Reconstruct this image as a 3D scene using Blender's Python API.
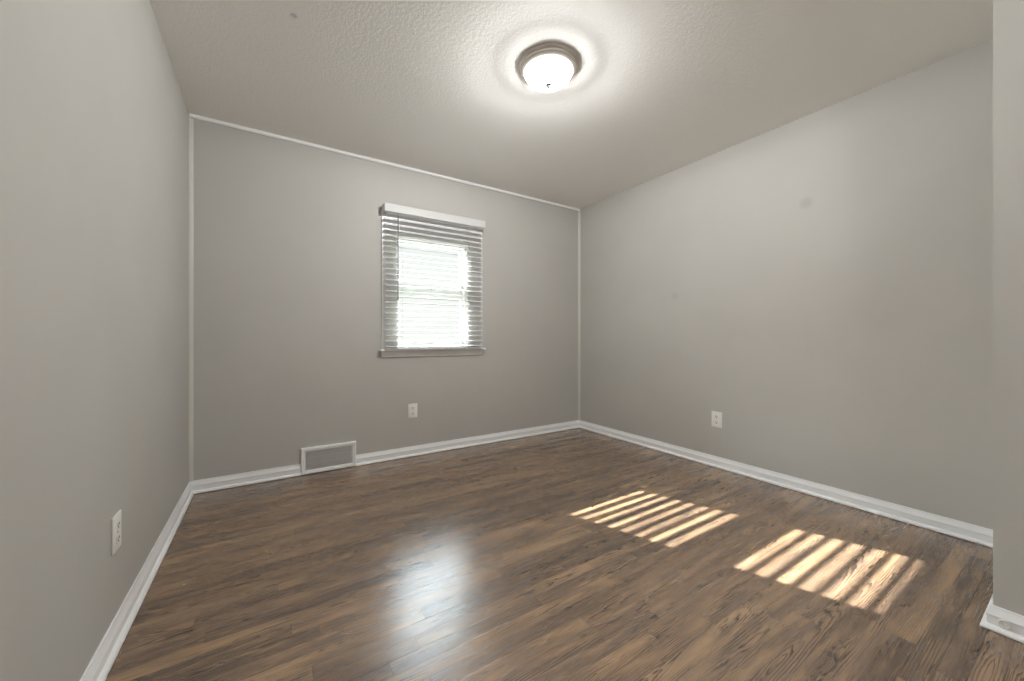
import bpy, bmesh, math, random
from mathutils import Vector, Matrix
random.seed(4)
for o in list(bpy.data.objects): bpy.data.objects.remove(o, do_unlink=True)
scene = bpy.context.scene
C = scene.collection

# ------------------------------------------------------------------ camera, sky, sun, exposure
XL, XR, YB, H = -0.428, 2.927, 3.168, 2.44        # left wall, right wall, window wall, ceiling
NX, NY = 2.105, 0.206                             # outer corner of the entry wall
YF = -1.4                                         # wall behind the camera
cam_d = bpy.data.cameras.new('camera'); cam = bpy.data.objects.new('camera', cam_d); C.objects.link(cam)
cam.location = (0, 0, 1.0047); cam.rotation_euler = (math.pi/2, 0, -0.57025)
cam_d.sensor_width = 36; cam_d.lens = 36*379.35/1024; cam_d.shift_y = -0.0029; cam_d.clip_start = 0.02
scene.camera = cam

SKY_LOW, SKY_HIGH, SKY_SUN = 1.0, 32.0, 30.0       # haze at the horizon, open sky, glare round the sun
world = bpy.data.worlds.new('sky'); scene.world = world; world.use_nodes = True
SUN_DIR = Vector((0.353, -1.0, -0.640))
def build_sky():
    t = world.node_tree; bg = t.nodes['Background']
    tc = t.nodes.new('ShaderNodeTexCoord'); sp = t.nodes.new('ShaderNodeSeparateXYZ'); t.links.new(tc.outputs['Generated'], sp.inputs[0])
    up = t.nodes.new('ShaderNodeMapRange'); up.interpolation_type = 'SMOOTHSTEP'
    t.links.new(sp.outputs[2], up.inputs['Value'])
    for k, v in zip(('From Min', 'From Max', 'To Min', 'To Max'), (0.22, 0.52, SKY_LOW, SKY_HIGH)): up.inputs[k].default_value = v
    dt = t.nodes.new('ShaderNodeVectorMath'); dt.operation = 'DOT_PRODUCT'
    t.links.new(tc.outputs['Generated'], dt.inputs[0]); dt.inputs[1].default_value = -SUN_DIR.normalized()
    gl = t.nodes.new('ShaderNodeMapRange'); gl.interpolation_type = 'SMOOTHSTEP'
    t.links.new(dt.outputs['Value'], gl.inputs['Value'])
    for k, v in zip(('From Min', 'From Max', 'To Min', 'To Max'), (0.84, 1.0, 0.0, SKY_SUN)): gl.inputs[k].default_value = v
    ad = t.nodes.new('ShaderNodeMath'); t.links.new(up.outputs[0], ad.inputs[0]); t.links.new(gl.outputs[0], ad.inputs[1])
    t.links.new(ad.outputs[0], bg.inputs['Strength'])
    hue = t.nodes.new('ShaderNodeMix'); hue.data_type = 'RGBA'
    hue.inputs[6].default_value = (1.0, 0.99, 0.97, 1); hue.inputs[7].default_value = (0.80, 0.90, 1.0, 1)
    el = t.nodes.new('ShaderNodeMapRange'); el.inputs['From Min'].default_value = 0.15; el.inputs['From Max'].default_value = 0.5
    t.links.new(sp.outputs[2], el.inputs['Value']); t.links.new(el.outputs[0], hue.inputs[0])
    t.links.new(hue.outputs[2], bg.inputs['Color'])
build_sky()

sun_d = bpy.data.lights.new('sun', 'SUN'); sun = bpy.data.objects.new('sun', sun_d); C.objects.link(sun)
sun_d.energy = 38; sun_d.angle = math.radians(0.25); sun_d.color = (1.0, 0.968, 0.935)
sun.rotation_euler = SUN_DIR.to_track_quat('-Z', 'Y').to_euler(); sun.location = (0.2, 6, 4)

LAMP_W, BOWL_EMIT = 74, 24.0
ENTRY_FILL_W = 18                       # ceiling lamp: bulb watts, glow of the glass; last: added fill light behind camera

vs = scene.view_settings
vs.view_transform = 'Standard'; vs.look = 'None'; vs.gamma = 1; vs.exposure = 0.0; vs.use_curve_mapping = False
scene.display_settings.display_device = 'sRGB'

# ------------------------------------------------------------------ helpers
def lin(r, g, b):
    f = lambda c: c/12.92 if c <= 0.04045 else ((c+0.055)/1.055)**2.4
    return (f(r/255), f(g/255), f(b/255), 1)

class N:
    """tiny wrapper so that node sockets can be combined with + - * /"""
    def __init__(s, t, sock): s.t, s.s = t, sock
    def m(s, op, b=None, c=None):
        n = s.t.nodes.new('ShaderNodeMath'); n.operation = op
        for i, v in enumerate((s, b, c)):
            if v is None: continue
            if isinstance(v, N): s.t.links.new(v.s, n.inputs[i])
            else: n.inputs[i].default_value = v
        return N(s.t, n.outputs[0])
    def __add__(s, b): return s.m('ADD', b)
    def __sub__(s, b): return s.m('SUBTRACT', b)
    def __mul__(s, b): return s.m('MULTIPLY', b)
    def __truediv__(s, b): return s.m('DIVIDE', b)
    def floor(s): return s.m('FLOOR')
    def fract(s): return s.m('FRACT')
    def clamp01(s):
        r = s.m('MAXIMUM', 0.0); return r.m('MINIMUM', 1.0)
    def step(s, a, b):                            # smooth step from a to b
        n = s.t.nodes.new('ShaderNodeMapRange'); n.interpolation_type = 'SMOOTHSTEP'
        s.t.links.new(s.s, n.inputs['Value']); n.inputs['From Min'].default_value = a; n.inputs['From Max'].default_value = b
        return N(s.t, n.outputs[0])

def new_mat(name):
    m = bpy.data.materials.new(name); m.use_nodes = True
    t = m.node_tree
    return m, t, t.nodes['Principled BSDF']
def xyz(t, kind='Object'):
    tc = t.nodes.new('ShaderNodeTexCoord'); sp = t.nodes.new('ShaderNodeSeparateXYZ')
    t.links.new(tc.outputs[kind], sp.inputs[0])
    return N(t, sp.outputs[0]), N(t, sp.outputs[1]), N(t, sp.outputs[2])
def comb(t, x, y, z=0.0):
    n = t.nodes.new('ShaderNodeCombineXYZ')
    for i, v in enumerate((x, y, z)):
        if isinstance(v, N): t.links.new(v.s, n.inputs[i])
        else: n.inputs[i].default_value = v
    return n.outputs[0]
def noise(t, vec, scale, detail=2.0, rough=0.5, out='Fac'):
    n = t.nodes.new('ShaderNodeTexNoise'); n.inputs['Scale'].default_value = scale
    n.inputs['Detail'].default_value = detail; n.inputs['Roughness'].default_value = rough
    if vec is not None: t.links.new(vec, n.inputs['Vector'])
    return N(t, n.outputs[out])
def white(t, vec):
    n = t.nodes.new('ShaderNodeTexWhiteNoise'); n.noise_dimensions = '3D'; t.links.new(vec, n.inputs['Vector'])
    sp = t.nodes.new('ShaderNodeSeparateColor'); t.links.new(n.outputs['Color'], sp.inputs[0])
    return [N(t, sp.outputs[i]) for i in range(3)]
def mixc(t, fac, a, b, mode='MIX'):
    n = t.nodes.new('ShaderNodeMix'); n.data_type = 'RGBA'; n.blend_type = mode
    for i, v in ((0, fac), (6, a), (7, b)):
        if isinstance(v, N): t.links.new(v.s, n.inputs[i])
        elif isinstance(v, bpy.types.NodeSocket): t.links.new(v, n.inputs[i])
        else: n.inputs[i].default_value = v
    return n.outputs[2]
def bump(t, b, height, strength, dist):
    n = t.nodes.new('ShaderNodeBump'); n.inputs['Strength'].default_value = strength; n.inputs['Distance'].default_value = dist
    t.links.new(height.s, n.inputs['Height']); t.links.new(n.outputs[0], b.inputs['Normal'])

def spot_mask(t, P, centre, r0, r1):              # 1 inside a round blemish, 0 outside
    d = None
    for p, c in zip(P, centre):
        q = p - c; q = q*q; d = q if d is None else d + q
    return d.m('SQRT').step(r1, r0)

def paint(name, col, rough=0.5, bscale=160, bstr=0.12, blemishes=()):
    m, t, b = new_mat(name)
    P = xyz(t); v = comb(t, *P)
    n = noise(t, v, 3.0, 2)
    c = mixc(t, n.step(0.3, 0.7)*0.05, col, lin(120, 118, 112))
    for ctr, r0, r1, amt in blemishes:
        c = mixc(t, spot_mask(t, P, ctr, r0, r1)*amt, c, lin(105, 100, 94))
    t.links.new(c, b.inputs['Base Color']); b.inputs['Roughness'].default_value = rough
    bump(t, b, noise(t, v, bscale, 3), bstr, 0.002)
    return m

WALL = lin(188.5, 186.5, 181.5)
M_wall = paint('wall_paint', WALL, 0.55)
M_wall_r = paint('wall_paint_scuffed', WALL, 0.55,
                 blemishes=(((XR, 1.039, 1.875), 0.008, 0.055, 0.2), ((XR, 1.985, 1.36), 0.005, 0.05, 0.14)))
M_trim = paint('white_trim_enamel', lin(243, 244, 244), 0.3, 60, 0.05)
M_strip = paint('pale_corner_strip', lin(206, 204, 196), 0.45)  # a little lighter than the walls, for the window-wall corner strips

def ceiling_mat():
    m, t, b = new_mat('textured_ceiling_paint')
    P = xyz(t); v = comb(t, *P)
    c = mixc(t, noise(t, v, 2.0)*0.12, lin(247, 246, 243), lin(238, 236, 232))
    c = mixc(t, spot_mask(t, P, (0.095, 1.948, H), 0.006, 0.02)*0.38, c, lin(110, 106, 100))
    t.links.new(c, b.inputs['Base Color']); b.inputs['Roughness'].default_value = 0.8
    k = noise(t, v, 85, 3, 0.55).step(0.38, 0.68)
    k2 = noise(t, v, 150, 2, 0.5)
    bump(t, b, k + k2*0.35, 0.18, 0.003)
    return m
M_ceil = ceiling_mat()

def floor_mat():
    m, t, b = new_mat('stained_oak_strip_floor')
    x, y, z = xyz(t)
    W = 0.0575
    yy = (y + 10.0 + 0.0195)/W
    row = yy.floor(); fy = yy.fract()
    r = white(t, comb(t, row, 3.7, 1.1))
    L = r[0]*0.9 + 0.5
    xx = (x + 20.0 + r[1]*7.0)/L
    bi = xx.floor(); fx = xx.fract()
    q = white(t, comb(t, row, bi, 5.0)); q2 = white(t, comb(t, row, bi, 9.0))
    # stain tone of each board
    ramp = t.nodes.new('ShaderNodeValToRGB'); t.links.new(q[0].s, ramp.inputs[0])
    cr = ramp.color_ramp; cr.interpolation = 'LINEAR'
    tones = [(0.0, lin(106, 87, 73)), (0.2, lin(128, 105, 85)), (0.4, lin(150, 121, 95)), (0.6, lin(142, 119, 99)),
             (0.8, lin(160, 130, 101)), (1.0, lin(171, 140, 109))]
    cr.elements[0].position, cr.elements[0].color = tones[0]; cr.elements[1].position, cr.elements[1].color = tones[-1]
    for p, c in tones[1:-1]:
        e = cr.elements.new(p); e.color = c
    base = ramp.outputs[0]
    # local coordinates inside a board, offset per board
    lx = x + q[1]*31.0; ly = (fy - 0.5)*W
    warp = noise(t, comb(t, lx*1.0, y*9.0, q[2]*13.0), 5.0, 3, 0.55) - 0.5
    warp2 = noise(t, comb(t, lx*0.6, y*4.0, q[1]*17.0), 3.0, 2, 0.5) - 0.5
    # growth rings cut at a slant: cathedral figure down the middle, straight grain at the sides
    u = ((fx - 0.5)*L + (q2[0] - 0.5)*0.6)*(q2[1]*0.075 + 0.012) + warp*0.030
    v = ly + (q2[2] - 0.5)*0.06 + warp2*0.022
    rad = (u*u + v*v).m('SQRT')
    ring = (rad/(q[2]*0.0035 + 0.0042)).fract()
    dark = ring.step(0.40, 0.9)*(ring.step(1.0, 0.93))
    patch = noise(t, comb(t, lx*1.2, y*8.0, q[0]*9.0), 2.6, 2, 0.5).step(0.36, 0.62)
    streak = noise(t, comb(t, lx*4.0, y*260.0, q[0]*5.0), 1.0, 3, 0.6)
    mott = noise(t, comb(t, lx*2.2, y*14.0, q[2]*7.0), 2.4, 3, 0.55)
    c = mixc(t, mott.step(0.3, 0.72)*0.5, base, lin(96, 79, 65))
    c = mixc(t, mott.step(0.58, 0.2)*0.4, c, lin(200, 164, 126))
    c = mixc(t, dark*(patch*0.85 + 0.08), c, lin(58, 48, 41))
    c = mixc(t, streak.step(0.5, 0.72)*0.35, c, lin(74, 63, 54))
    # joints between boards
    ey = fy.m('MINIMUM', fy.m('MULTIPLY', -1.0) + 1.0)*W
    ex = fx.m('MINIMUM', fx.m('MULTIPLY', -1.0) + 1.0)*L
    gap = ey.m('MINIMUM', ex)
    gw = r[2].step(0.55, 1.0)
    seam = gap.step(0.0016, 0.0003)*(gw*0.6 + 0.3)
    c = mixc(t, seam, c, lin(34, 27, 22))
    for ctr, rr in (((-0.04, 1.245, 0), 0.0045), ((-0.29, 2.02, 0), 0.005)):   # specks of white paint
        c = mixc(t, spot_mask(t, (x, y, z), ctr, rr*0.6, rr), c, lin(225, 222, 214))
    t.links.new(c, b.inputs['Base Color'])
    rr = streak*0.06 + mott*0.08 + 0.20
    t.links.new(rr.s, b.inputs['Roughness'])
    b.inputs['Specular IOR Level'].default_value = 0.8
    b.inputs['Coat Weight'].default_value = 0.4; b.inputs['Coat Roughness'].default_value = 0.26
    bump(t, b, gap.step(0.0, 0.0018)*1.0 + streak*0.12 - dark*0.10 + warp2*0.5, 0.2, 0.0014)
    return m
M_floor = floor_mat()

def simple(name, col, rough=0.4, metal=0.0, var=0.04, scale=30):
    m, t, b = new_mat(name)
    P = xyz(t); n = noise(t, comb(t, *P), scale, 2)
    dk = tuple(c*(1-var*3) for c in col[:3]) + (1,)
    t.links.new(mixc(t, n, col, dk), b.inputs['Base Color'])
    b.inputs['Roughness'].default_value = rough; b.inputs['Metallic'].default_value = metal
    return m
M_slat = simple('white_blind_vinyl', lin(212, 212, 211), 0.45, 0, 0.01)
M_plate = simple('white_outlet_plastic', lin(240, 239, 234), 0.3, 0, 0.01)
M_slot = simple('dark_outlet_slot', lin(34, 32, 30), 0.6)
M_nickel = simple('brushed_nickel', lin(222, 216, 208), 0.42, 0.25, 0.03, 80)
M_dark = simple('grey_duct', lin(200, 197, 192), 0.8)
M_grille = simple('grey_white_grille_enamel', lin(240, 239, 236), 0.45)
M_cord = simple('white_cord', lin(232, 231, 228), 0.7)
M_wand = simple('clear_grey_wand', lin(150, 150, 156), 0.25)
M_vinyl = simple('white_window_vinyl', lin(226, 227, 226), 0.4, 0, 0.01)
M_ground = simple('lawn_ground', lin(92, 104, 66), 0.9, 0, 0.08, 3)
M_screw = simple('steel_screw', lin(190, 188, 184), 0.35, 0.8)

def glass_mat():
    m, t, b = new_mat('clear_window_glass'); t.nodes.remove(b)
    tr = t.nodes.new('ShaderNodeBsdfTransparent'); tr.inputs[0].default_value = (0.96, 0.98, 0.97, 1)
    gl = t.nodes.new('ShaderNodeBsdfGlossy'); gl.inputs['Roughness'].default_value = 0.02
    fr = t.nodes.new('ShaderNodeFresnel'); fr.inputs[0].default_value = 1.25
    mx = t.nodes.new('ShaderNodeMixShader')
    t.links.new(fr.outputs[0], mx.inputs[0]); t.links.new(tr.outputs[0], mx.inputs[1]); t.links.new(gl.outputs[0], mx.inputs[2])
    t.links.new(mx.outputs[0], t.nodes['Material Output'].inputs[0])
    return m
M_glass = glass_mat()

def bowl_mat():                                   # lit frosted glass: passes the bulb's light and glows
    m, t, b = new_mat('lit_frosted_glass'); t.nodes.remove(b)
    em = t.nodes.new('ShaderNodeEmission'); em.inputs[0].default_value = (1.0, 0.992, 0.985, 1); em.inputs[1].default_value = BOWL_EMIT
    tr = t.nodes.new('ShaderNodeBsdfTransparent'); tr.inputs[0].default_value = (0.8, 0.8, 0.8, 1)
    ad = t.nodes.new('ShaderNodeAddShader')
    t.links.new(em.outputs[0], ad.inputs[0]); t.links.new(tr.outputs[0], ad.inputs[1])
    t.links.new(ad.outputs[0], t.nodes['Material Output'].inputs[0])
    return m
M_bowl = bowl_mat()

def link(name, bm, mat, parent=None, smooth=False):
    bmesh.ops.recalc_face_normals(bm, faces=bm.faces)
    me = bpy.data.meshes.new(name); bm.to_mesh(me); bm.free()
    me.materials.append(mat)
    if smooth:
        for p in me.polygons: p.use_smooth = True
        me.set_sharp_from_angle(angle=math.radians(35))
    o = bpy.data.objects.new(name, me); C.objects.link(o)
    if parent: o.parent = parent
    return o
def struct(name, bm, mat, parent=None, **k):
    o = link(name, bm, mat, parent, **k)
    if not parent: o['kind'] = 'structure'
    return o
def thing(name, label, cat, loc, rotz=0, group=None):
    o = bpy.data.objects.new(name, None); C.objects.link(o); o.empty_display_size = 0.05
    o.location = loc; o.rotation_euler = (0, 0, rotz); o['label'] = label; o['category'] = cat
    if group: o['group'] = group
    return o
def box(bm, x0, x1, y0, y1, z0, z1, bev=0.0, seg=2):
    r = bmesh.ops.create_cube(bm, size=1.0)
    vs_ = r['verts']
    for v in vs_:
        v.co = Vector((x0+(v.co.x+.5)*(x1-x0), y0+(v.co.y+.5)*(y1-y0), z0+(v.co.z+.5)*(z1-z0)))
    if bev:
        es = {e for v in vs_ for e in v.link_edges}
        bmesh.ops.bevel(bm, geom=list(es), offset=bev, segments=seg, profile=0.5, affect='EDGES')
    return bm
def prism(bm, pts, ax, a, b):
    """closed 2-D outline pts extruded along axis ax from a to b; pts fill the other two axes in order"""
    def mk(p, s):
        c = list(p); c.insert(ax, s); return bm.verts.new(c)
    A = [mk(p, a) for p in pts]; B = [mk(p, b) for p in pts]; n = len(pts)
    for i in range(n): bm.faces.new((A[i], A[(i+1) % n], B[(i+1) % n], B[i]))
    bm.faces.new(A); bm.faces.new(B[::-1])
    return bm
def lathe(bm, prof, seg=64, centre=(0, 0, 0)):
    """profile of (r, z); spun about z"""
    cx, cy, cz = centre; rings = []
    for r, z in prof:
        if r < 1e-6: rings.append([bm.verts.new((cx, cy, cz+z))])
        else: rings.append([bm.verts.new((cx+r*math.cos(2*math.pi*i/seg), cy+r*math.sin(2*math.pi*i/seg), cz+z)) for i in range(seg)])
    for a, b in zip(rings, rings[1:]):
        for i in range(seg):
            j = (i+1) % seg
            if len(a) == 1 and len(b) == 1: continue
            if len(a) == 1: bm.faces.new((a[0], b[i], b[j]))
            elif len(b) == 1: bm.faces.new((a[i], a[j], b[0]))
            else: bm.faces.new((a[i], a[j], b[j], b[i]))
    return bm
def tube(bm, p0, p1, r, seg=10):
    p0, p1 = Vector(p0), Vector(p1); d = p1-p0
    rot = d.to_track_quat('Z', 'Y').to_matrix().to_4x4()
    bmesh.ops.create_cone(bm, cap_ends=True, segments=seg, radius1=r, radius2=r, depth=d.length,
                          matrix=Matrix.Translation((p0+p1)/2) @ rot)
    return bm
def molding(bm, prof, A, B, n, mA=0, mB=0):
    """profile (p out from the wall, z) run from A to B; mA/mB = +1 inside mitre, -1 outside, 0 square"""
    A, B, n = Vector(A), Vector(B), Vector(n); d = (B-A).normalized()
    mk = lambda o, s, m: [bm.verts.new((*(o + n*p + d*(s*m*p)), z)) for p, z in prof]
    a = mk(A, 1, mA); b = mk(B, -1, mB); k = len(prof)
    for i in range(k):
        bm.faces.new((a[i], a[(i+1) % k], b[(i+1) % k], b[i]))
    bm.faces.new(a); bm.faces.new(b[::-1])
    return bm
BM = bmesh.new

# ------------------------------------------------------------------ room shell
T = 0.14
struct('floor', box(BM(), XL-T, XR+T, YF-T, YB+T, -0.1, 0), M_floor)
struct('ceiling', box(BM(), XL-T, XR+T, YF-T, YB+T, H, H+0.1), M_ceil)
struct('wall_left', box(BM(), XL-T, XL, YF-T, YB+T, 0, H), M_wall)
struct('wall_right', box(BM(), XR, XR+T, NY-T, YB+T, 0, H), M_wall_r)
# window wall, with its opening
OX0, OX1, OZ0, OZ1 = 0.843, 1.540, 0.905, 1.856
WDX, WDZ = -0.005, -0.006
b = BM()
box(b, XL, OX0+WDX, YB, YB+T, 0, H); box(b, OX1+WDX, XR, YB, YB+T, 0, H)
box(b, OX0+WDX, OX1+WDX, YB, YB+T, 0, OZ0+WDZ); box(b, OX0+WDX, OX1+WDX, YB, YB+T, OZ1+WDZ, H)
struct('wall_back', b, M_wall)
struct('wall_entry', prism(BM(), [(NX, YF), (XR+T, YF), (XR+T, NY-0.002), (XR, NY), (NX, NY)], 2, 0, H), M_wall)
struct('wall_front', box(BM(), XL, XR+T, YF-T, YF, 0, H), M_wall)
struct('ground', box(BM(), -12, 14, YB+T+0.02, 26, -0.9, -0.8), M_ground)

BASE = [(0, 0), (0.017, 0), (0.020, 0.003), (0.0265, 0.0035), (0.0265, 0.009), (0.024, 0.014), (0.018, 0.0185), (0.0135, 0.020), (0.0125, 0.020),
        (0.0125, 0.048), (0.0145, 0.050), (0.0145, 0.053), (0.0125, 0.0575), (0.009, 0.066), (0.006, 0.075), (0.005, 0.082), (0, 0.082)]
struct('baseboard_left', molding(BM(), BASE, (XL, YB), (XL, YF), (1, 0), 1, 1), M_trim)
b = BM(); molding(b, BASE, (XL, YB), (0.197, YB), (0, -1), 1, 0); molding(b, BASE, (0.574, YB), (XR, YB), (0, -1), 0, 1)
struct('baseboard_back', b, M_trim)
struct('baseboard_right', molding(BM(), BASE, (XR, YB), (XR, NY), (-1, 0), 1, 1), M_trim)
b = BM(); molding(b, BASE, (XR, NY), (NX, NY), (0, 1), 1, -1); molding(b, BASE, (NX, NY), (NX, YF), (-1, 0), -1, 1)
struct('baseboard_entry', b, M_trim)
struct('baseboard_front', molding(BM(), BASE, (XL, YF), (NX, YF), (0, 1), 1, 1), M_trim)
# thin pale strips under the ceiling and in the two corners of the window wall
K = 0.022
struct('edge_strip_1', prism(BM(), [(YB, H), (YB-0.012, H), (YB-0.012, H-K+0.004), (YB-0.008, H-K), (YB, H-K)], 0, XL, XR), M_trim)
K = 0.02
b = BM(); prism(b, [(XL, YB), (XL+K, YB), (XL+K*.4, YB-K*.4), (XL, YB-K)], 2, 0.082, H-0.027); struct('edge_strip_2', b, M_strip)
b = BM(); prism(b, [(XR, YB), (XR-K, YB), (XR-K*.4, YB-K*.4), (XR, YB-K)], 2, 0.082, H-0.027); struct('edge_strip_3', b, M_strip)

# ------------------------------------------------------------------ window
CX0, CX1 = 0.775, 1.695
win = struct('window_1', BM(), M_vinyl); win.location = (WDX, 0, WDZ)
b = BM()
JY0, JY1 = YB, YB+0.115
box(b, OX0, OX0+0.018, JY0, JY1, OZ0, OZ1); box(b, OX1-0.018, OX1, JY0, JY1, OZ0, OZ1)
box(b, OX0+0.018, OX1-0.018, JY0, JY1, OZ1-0.03, OZ1); box(b, OX0+0.018, OX1-0.018, JY0, JY1, OZ0, OZ0+0.035)
link('jamb', b, M_vinyl, win)
b = BM()
CY0 = YB-0.016
box(b, CX0, 0.907, CY0, YB, 0.912, 2.045, 0.003); box(b, OX1-0.004, CX1, CY0, YB, 0.912, 2.045, 0.003)
box(b, 0.907, OX1-0.004, CY0, YB, OZ1-0.004, 2.045, 0.003)
link('casing', b, M_trim, win)
link('sill', box(BM(), 0.757, 1.715, YB-0.055, YB+0.03, 0.898, 0.912, 0.004), M_trim, win)
link('apron', prism(BM(), [(YB, 0.850), (YB-0.012, 0.850), (YB-0.015, 0.858), (YB-0.015, 0.898), (YB, 0.898)], 0, 0.773, 1.699), M_trim, win)
def sash(name, x0, x1, y0, y1, z0, z1, st, rb, rt):
    b = BM()
    box(b, x0, x0+st, y0, y1, z0, z1, 0.002); box(b, x1-st, x1, y0, y1, z0, z1, 0.002)
    box(b, x0+st, x1-st, y0, y1, z0, z0+rb, 0.002); box(b, x0+st, x1-st, y0, y1, z1-rt, z1, 0.002)
    s = link(name, b, M_vinyl, win)
    ym = (y0+y1)/2
    link('pane', box(BM(), x0+st, x1-st, ym-0.002, ym+0.002, z0+rb, z1-rt), M_glass, s)
    return s
GX0, GX1 = OX0+0.018, OX1-0.018
sash('lower_sash', GX0, GX1, YB+0.035, YB+0.06, OZ0+0.035, 1.430, 0.018, 0.045, 0.068)
up = sash('upper_sash', GX0, GX1, YB+0.065, YB+0.09, 1.425, OZ1-0.03, 0.018, 0.085, 0.015)
link('sash_lock', box(BM(), 1.215, 1.265, YB+0.028, YB+0.06, 1.430, 1.442, 0.003), M_vinyl, win)

# ------------------------------------------------------------------ blind
bl = thing('window_blind', 'white two-inch slatted blind hanging open over the small window', 'blind', (1.2335, YB, 0.918))
ox, oy, oz = bl.location
bl.location = (ox+WDX, oy, oz+WDZ)
def loc(bm):
    bmesh.ops.translate(bm, verts=bm.verts, vec=(-ox, -oy, -oz)); return bm
VX0, VX1 = 0.779, 1.688
b = BM()
box(b, VX0, VX1, YB-0.092, YB-0.080, 2.018, 2.084, 0.003)
box(b, VX0, VX0+0.010, YB-0.081, YB-0.001, 2.018, 2.084, 0.002); box(b, VX1-0.010, VX1, YB-0.081, YB-0.001, 2.018, 2.084, 0.002)
link('valence', loc(b), M_slat, bl)
link('headrail', loc(box(BM(), VX0+0.014, VX1-0.014, YB-0.078, YB-0.018, 2.012, 2.062, 0.002)), M_slat, bl)
SY = YB-0.051; SX0, SX1 = 0.793, 1.672; PITCH = 0.045; Z0 = 0.938; NS = 24
CORDS = (0.925, 1.535)
def slat(bm, z, a):
    """crowned slat 50 mm deep, outer edge up by angle a, with route holes for the cords"""
    D, th = 0.050, 0.0030
    ts = [-0.5, -0.34, -0.17, 0.0, 0.17, 0.34, 0.5]
    xs = [SX0]
    for c in CORDS: xs += [c-0.0035, c+0.0035]
    xs += [SX1]
    hole = lambda i, j: i in (1, 3) and 2 <= j <= 3
    def P(x, t_, s):
        crown = 0.0025*(1-(2*t_)**2) + s*th/2
        return (x, SY + t_*D*math.cos(a) - crown*math.sin(a), z + t_*D*math.sin(a) + crown*math.cos(a))
    V = {}
    for s in (-1, 1):
        for i, x in enumerate(xs):
            for j, t_ in enumerate(ts): V[s, i, j] = bm.verts.new(P(x, t_, s))
    nx, nt = len(xs)-1, len(ts)-1
    inside = lambda i, j: 0 <= i < nx and 0 <= j < nt and not hole(i, j)
    for i in range(nx):
        for j in range(nt):
            if not inside(i, j): continue
            for s in (-1, 1): bm.faces.new([V[s, i, j], V[s, i+1, j], V[s, i+1, j+1], V[s, i, j+1]])
            for (di, dj, p, q) in ((-1, 0, (i, j), (i, j+1)), (1, 0, (i+1, j), (i+1, j+1)), (0, -1, (i, j), (i+1, j)), (0, 1, (i, j+1), (i+1, j+1))):
                if not inside(i+di, j+dj):
                    bm.faces.new([V[-1, p[0], p[1]], V[-1, q[0], q[1]], V[1, q[0], q[1]], V[1, p[0], p[1]]])
b = BM(); ends = []
for k in range(NS):
    z = Z0 + PITCH*k
    a = math.radians(9.5 + 7*min(1, max(0, (z-0.95)/0.5)))
    slat(b, z, a); ends.append((z, a))
link('slats', loc(b), M_slat, bl)
link('bottom_rail', loc(box(BM(), SX0, SX1, SY-0.022, SY+0.022, 0.9125, 0.9205, 0.002)), M_slat, bl)
for c in CORDS:
    b = BM()
    for sy in (-0.027, 0.027):
        tube(b, (c, SY+sy, 0.9165), (c, SY+sy, 2.015), 0.0011, 6)
    for z, a in ends:
        tube(b, (c, SY-0.027, z-0.0035-0.025*math.sin(a)), (c, SY+0.027, z-0.0035+0.025*math.sin(a)), 0.0006, 5)
    link('ladder_cord', loc(b), M_cord, bl)
b = BM()
tube(b, (0.887, SY-0.034, 1.335), (0.887, SY-0.034, 1.985), 0.0042, 8); tube(b, (0.887, SY-0.034, 1.315), (0.887, SY-0.034, 1.337), 0.0058, 8)
tube(b, (0.887, SY-0.034, 1.983), (0.887, SY-0.020, 2.014), 0.002, 6)
link('tilt_wand', loc(b), M_wand, bl, smooth=True)

# ------------------------------------------------------------------ ceiling light, plus an added fill copy behind the camera
M_finial = simple('dark_nickel_finial', lin(84, 79, 74), 0.5, 0.3)
def ceiling_light(label, x, y, watts):
    cl = thing('ceiling_light', label, 'ceiling light', (x, y, H))
    link('base_pan', lathe(BM(), [(0, 0), (0.150, 0), (0.158, -0.003), (0.159, -0.009), (0.155, -0.013), (0.147, -0.015), (0.1455, -0.018), (0.146, -0.024),
         (0.142, -0.030), (0.133, -0.036), (0.127, -0.0385), (0.1240, -0.037), (0.1230, -0.030), (0.122, -0.010), (0, -0.008)]), M_nickel, cl, smooth=True)
    prof = [(0.1220, -0.030), (0.1220, -0.038)]
    for i in range(1, 17):
        a = i/16*math.pi/2
        prof.append((0.1220*math.cos(a)**0.85 if i < 16 else 0.0, -0.038-0.060*math.sin(a)))
    link('glass_shade', lathe(BM(), prof), M_bowl, cl, smooth=True)
    link('finial', lathe(BM(), [(0, -0.0945), (0.015, -0.0975), (0.0175, -0.100), (0.016, -0.104), (0.008, -0.106), (0.0075, -0.108), (0.010, -0.111),
         (0.009, -0.116), (0.004, -0.1185), (0, -0.119)], 24), M_finial, cl, smooth=True)
    ld = bpy.data.lights.new('bulb', 'POINT'); lo = bpy.data.objects.new('bulb', ld); C.objects.link(lo)
    lo.parent = cl; lo.location = (0, 0, -0.048)
    ld.energy = watts; ld.shadow_soft_size = 0.022; ld.color = (0.994, 0.989, 0.978)
ceiling_light('round flush-mount ceiling light with brushed nickel rim and lit white glass bowl', 1.244, 1.583, LAMP_W)
ceiling_light('added fill light in a flush-mount fixture over the entry, behind the viewpoint', 0.84, -0.75, ENTRY_FILL_W)  # unseen fixture added as fill for the entry wall and foreground

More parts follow.
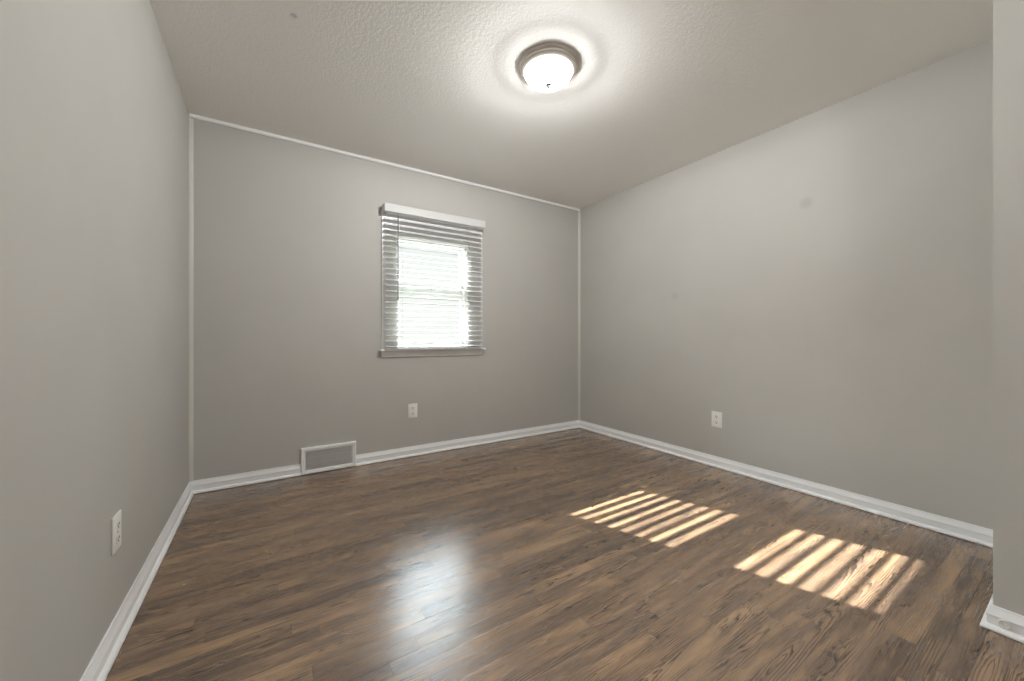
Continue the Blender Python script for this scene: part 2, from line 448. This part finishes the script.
# ------------------------------------------------------------------ outlets (built facing -y, then turned)
def outlet(label, p, rotz, group=None):
    t = thing('wall_outlet', label, 'outlet', p, rotz, group)
    link('cover_plate', box(BM(), -0.040, 0.040, -0.0065, 0, -0.060, 0.060, 0.0028, 3), M_plate, t, smooth=True)
    for s in (-1, 1):
        pts = []
        for i in range(32):
            a = 2*math.pi*i/32
            pts.append((max(-0.0175, min(0.0175, 0.0195*math.cos(a))), s*0.0225 + 0.0165*math.sin(a)))
        bm = BM(); A = [bm.verts.new((x, -0.004, z)) for x, z in pts]; B_ = [bm.verts.new((x*.97, -0.0085, s*0.0225+(z-s*0.0225)*.97)) for x, z in pts]
        for i in range(32): bm.faces.new((A[i], A[(i+1) % 32], B_[(i+1) % 32], B_[i]))
        bm.faces.new(A); bm.faces.new(B_)
        r = link('receptacle', bm, M_plate, t)
        bm = BM(); z = s*0.0225
        box(bm, -0.0084, -0.0052, -0.0089, -0.006, z-0.002, z+0.0080); box(bm, 0.0050, 0.0086, -0.0089, -0.006, z-0.001, z+0.0070)
        tube(bm, (0, -0.0089, z-0.0075), (0, -0.006, z-0.0075), 0.0034, 10)
        link('slots', bm, M_slot, r)
    link('screw', lathe(BM(), [(0, 0.0), (0.0034, 0.0), (0.0030, 0.0012), (0, 0.0016)], 14), M_screw, t).matrix_local = \
        Matrix.Translation((0, -0.0065, 0)) @ Matrix.Rotation(math.pi/2, 4, 'X')
    return t
outlet('white duplex outlet on the back wall below the window', (1.029, YB, 0.384), 0)
outlet('white duplex outlet on the long right wall', (XR, 1.619, 0.370), -math.pi/2)
outlet('white duplex outlet on the left wall, seen almost edge-on', (XL, 1.766, 0.360), math.pi/2)

# ------------------------------------------------------------------ floor-level air register
vt = thing('air_vent', 'white wall register with grey grille set into the baseboard', 'vent', (0.3855, YB, 0.0))
hw, z0, z1 = 0.1885, 0.003, 0.1945
b = BM()
def ring_frame(bm, prof):
    """mitred rectangular frame; prof = list of (inset, depth out of wall)"""
    loops = []
    for ins, d in prof:
        loops.append([bm.verts.new(v) for v in ((-hw+ins, -d, z0+ins), (hw-ins, -d, z0+ins), (hw-ins, -d, z1-ins), (-hw+ins, -d, z1-ins))])
    for a, c in zip(loops, loops[1:]):
        for i in range(4): bm.faces.new((a[i], a[(i+1) % 4], c[(i+1) % 4], c[i]))
    for i in range(4): bm.faces.new((loops[0][i], loops[0][(i+1) % 4], loops[-1][(i+1) % 4], loops[-1][i]))
ring_frame(b, [(0, 0), (0, 0.020), (0.003, 0.024), (0.008, 0.025), (0.026, 0.021), (0.029, 0.016), (0.029, 0)])
link('frame', b, M_trim, vt)
link('duct_back', box(BM(), -hw+0.029, hw-0.029, -0.006, -0.001, z0+0.029, z1-0.029), M_dark, vt)
b = BM(); n = 44; gx0, gx1 = -hw+0.029, hw-0.029
for i in range(n):
    x = gx0 + (i+0.5)*(gx1-gx0)/n
    prism(b, [(x-0.0022, -0.0175), (x+0.0014, -0.0185), (x+0.0024, -0.008), (x+0.0008, -0.008)], 2, z0+0.029, z1-0.029)
for k in range(1, 3):
    z = z0+0.029 + k*(z1-z0-0.058)/3
    box(b, gx0, gx1, -0.0135, -0.0115, z-0.0011, z+0.0011)
link('grille', b, M_grille, vt)
for sx in (-1, 1):
    b = lathe(BM(), [(0, 0.003), (0.003, 0.002), (0.0035, 0)], 12)
    bmesh.ops.rotate(b, verts=b.verts, cent=(0, 0, 0), matrix=Matrix.Rotation(math.pi/2, 3, 'X'))
    bmesh.ops.translate(b, verts=b.verts, vec=(sx*(hw-0.014), -0.0235, (z0+z1)/2))
    link('screw', b, M_screw, vt)

# ------------------------------------------------------------------ round fitting on the entry baseboard
rf = thing('round_bumper', 'small round white fitting on the baseboard of the near right wall', 'bumper', (NX-0.0125, 0.180, 0.0365), 0)
def turned(bm):                                    # spin axis z -> -x
    bmesh.ops.rotate(bm, verts=bm.verts, cent=(0, 0, 0), matrix=Matrix.Rotation(-math.pi/2, 3, 'Y')); return bm
link('rim', turned(lathe(BM(), [(0.0085, 0), (0.0145, 0), (0.0150, 0.002), (0.0142, 0.0045), (0.0120, 0.0055), (0.0098, 0.0045), (0.0088, 0.002), (0.0085, 0)], 32)), M_plate, rf, smooth=True)
link('centre_button', turned(lathe(BM(), [(0.0085, 0), (0.0085, 0.0012), (0.005, 0.0014), (0.0045, 0.0045), (0.003, 0.0055), (0, 0.0058)], 28)), M_plate, rf, smooth=True)
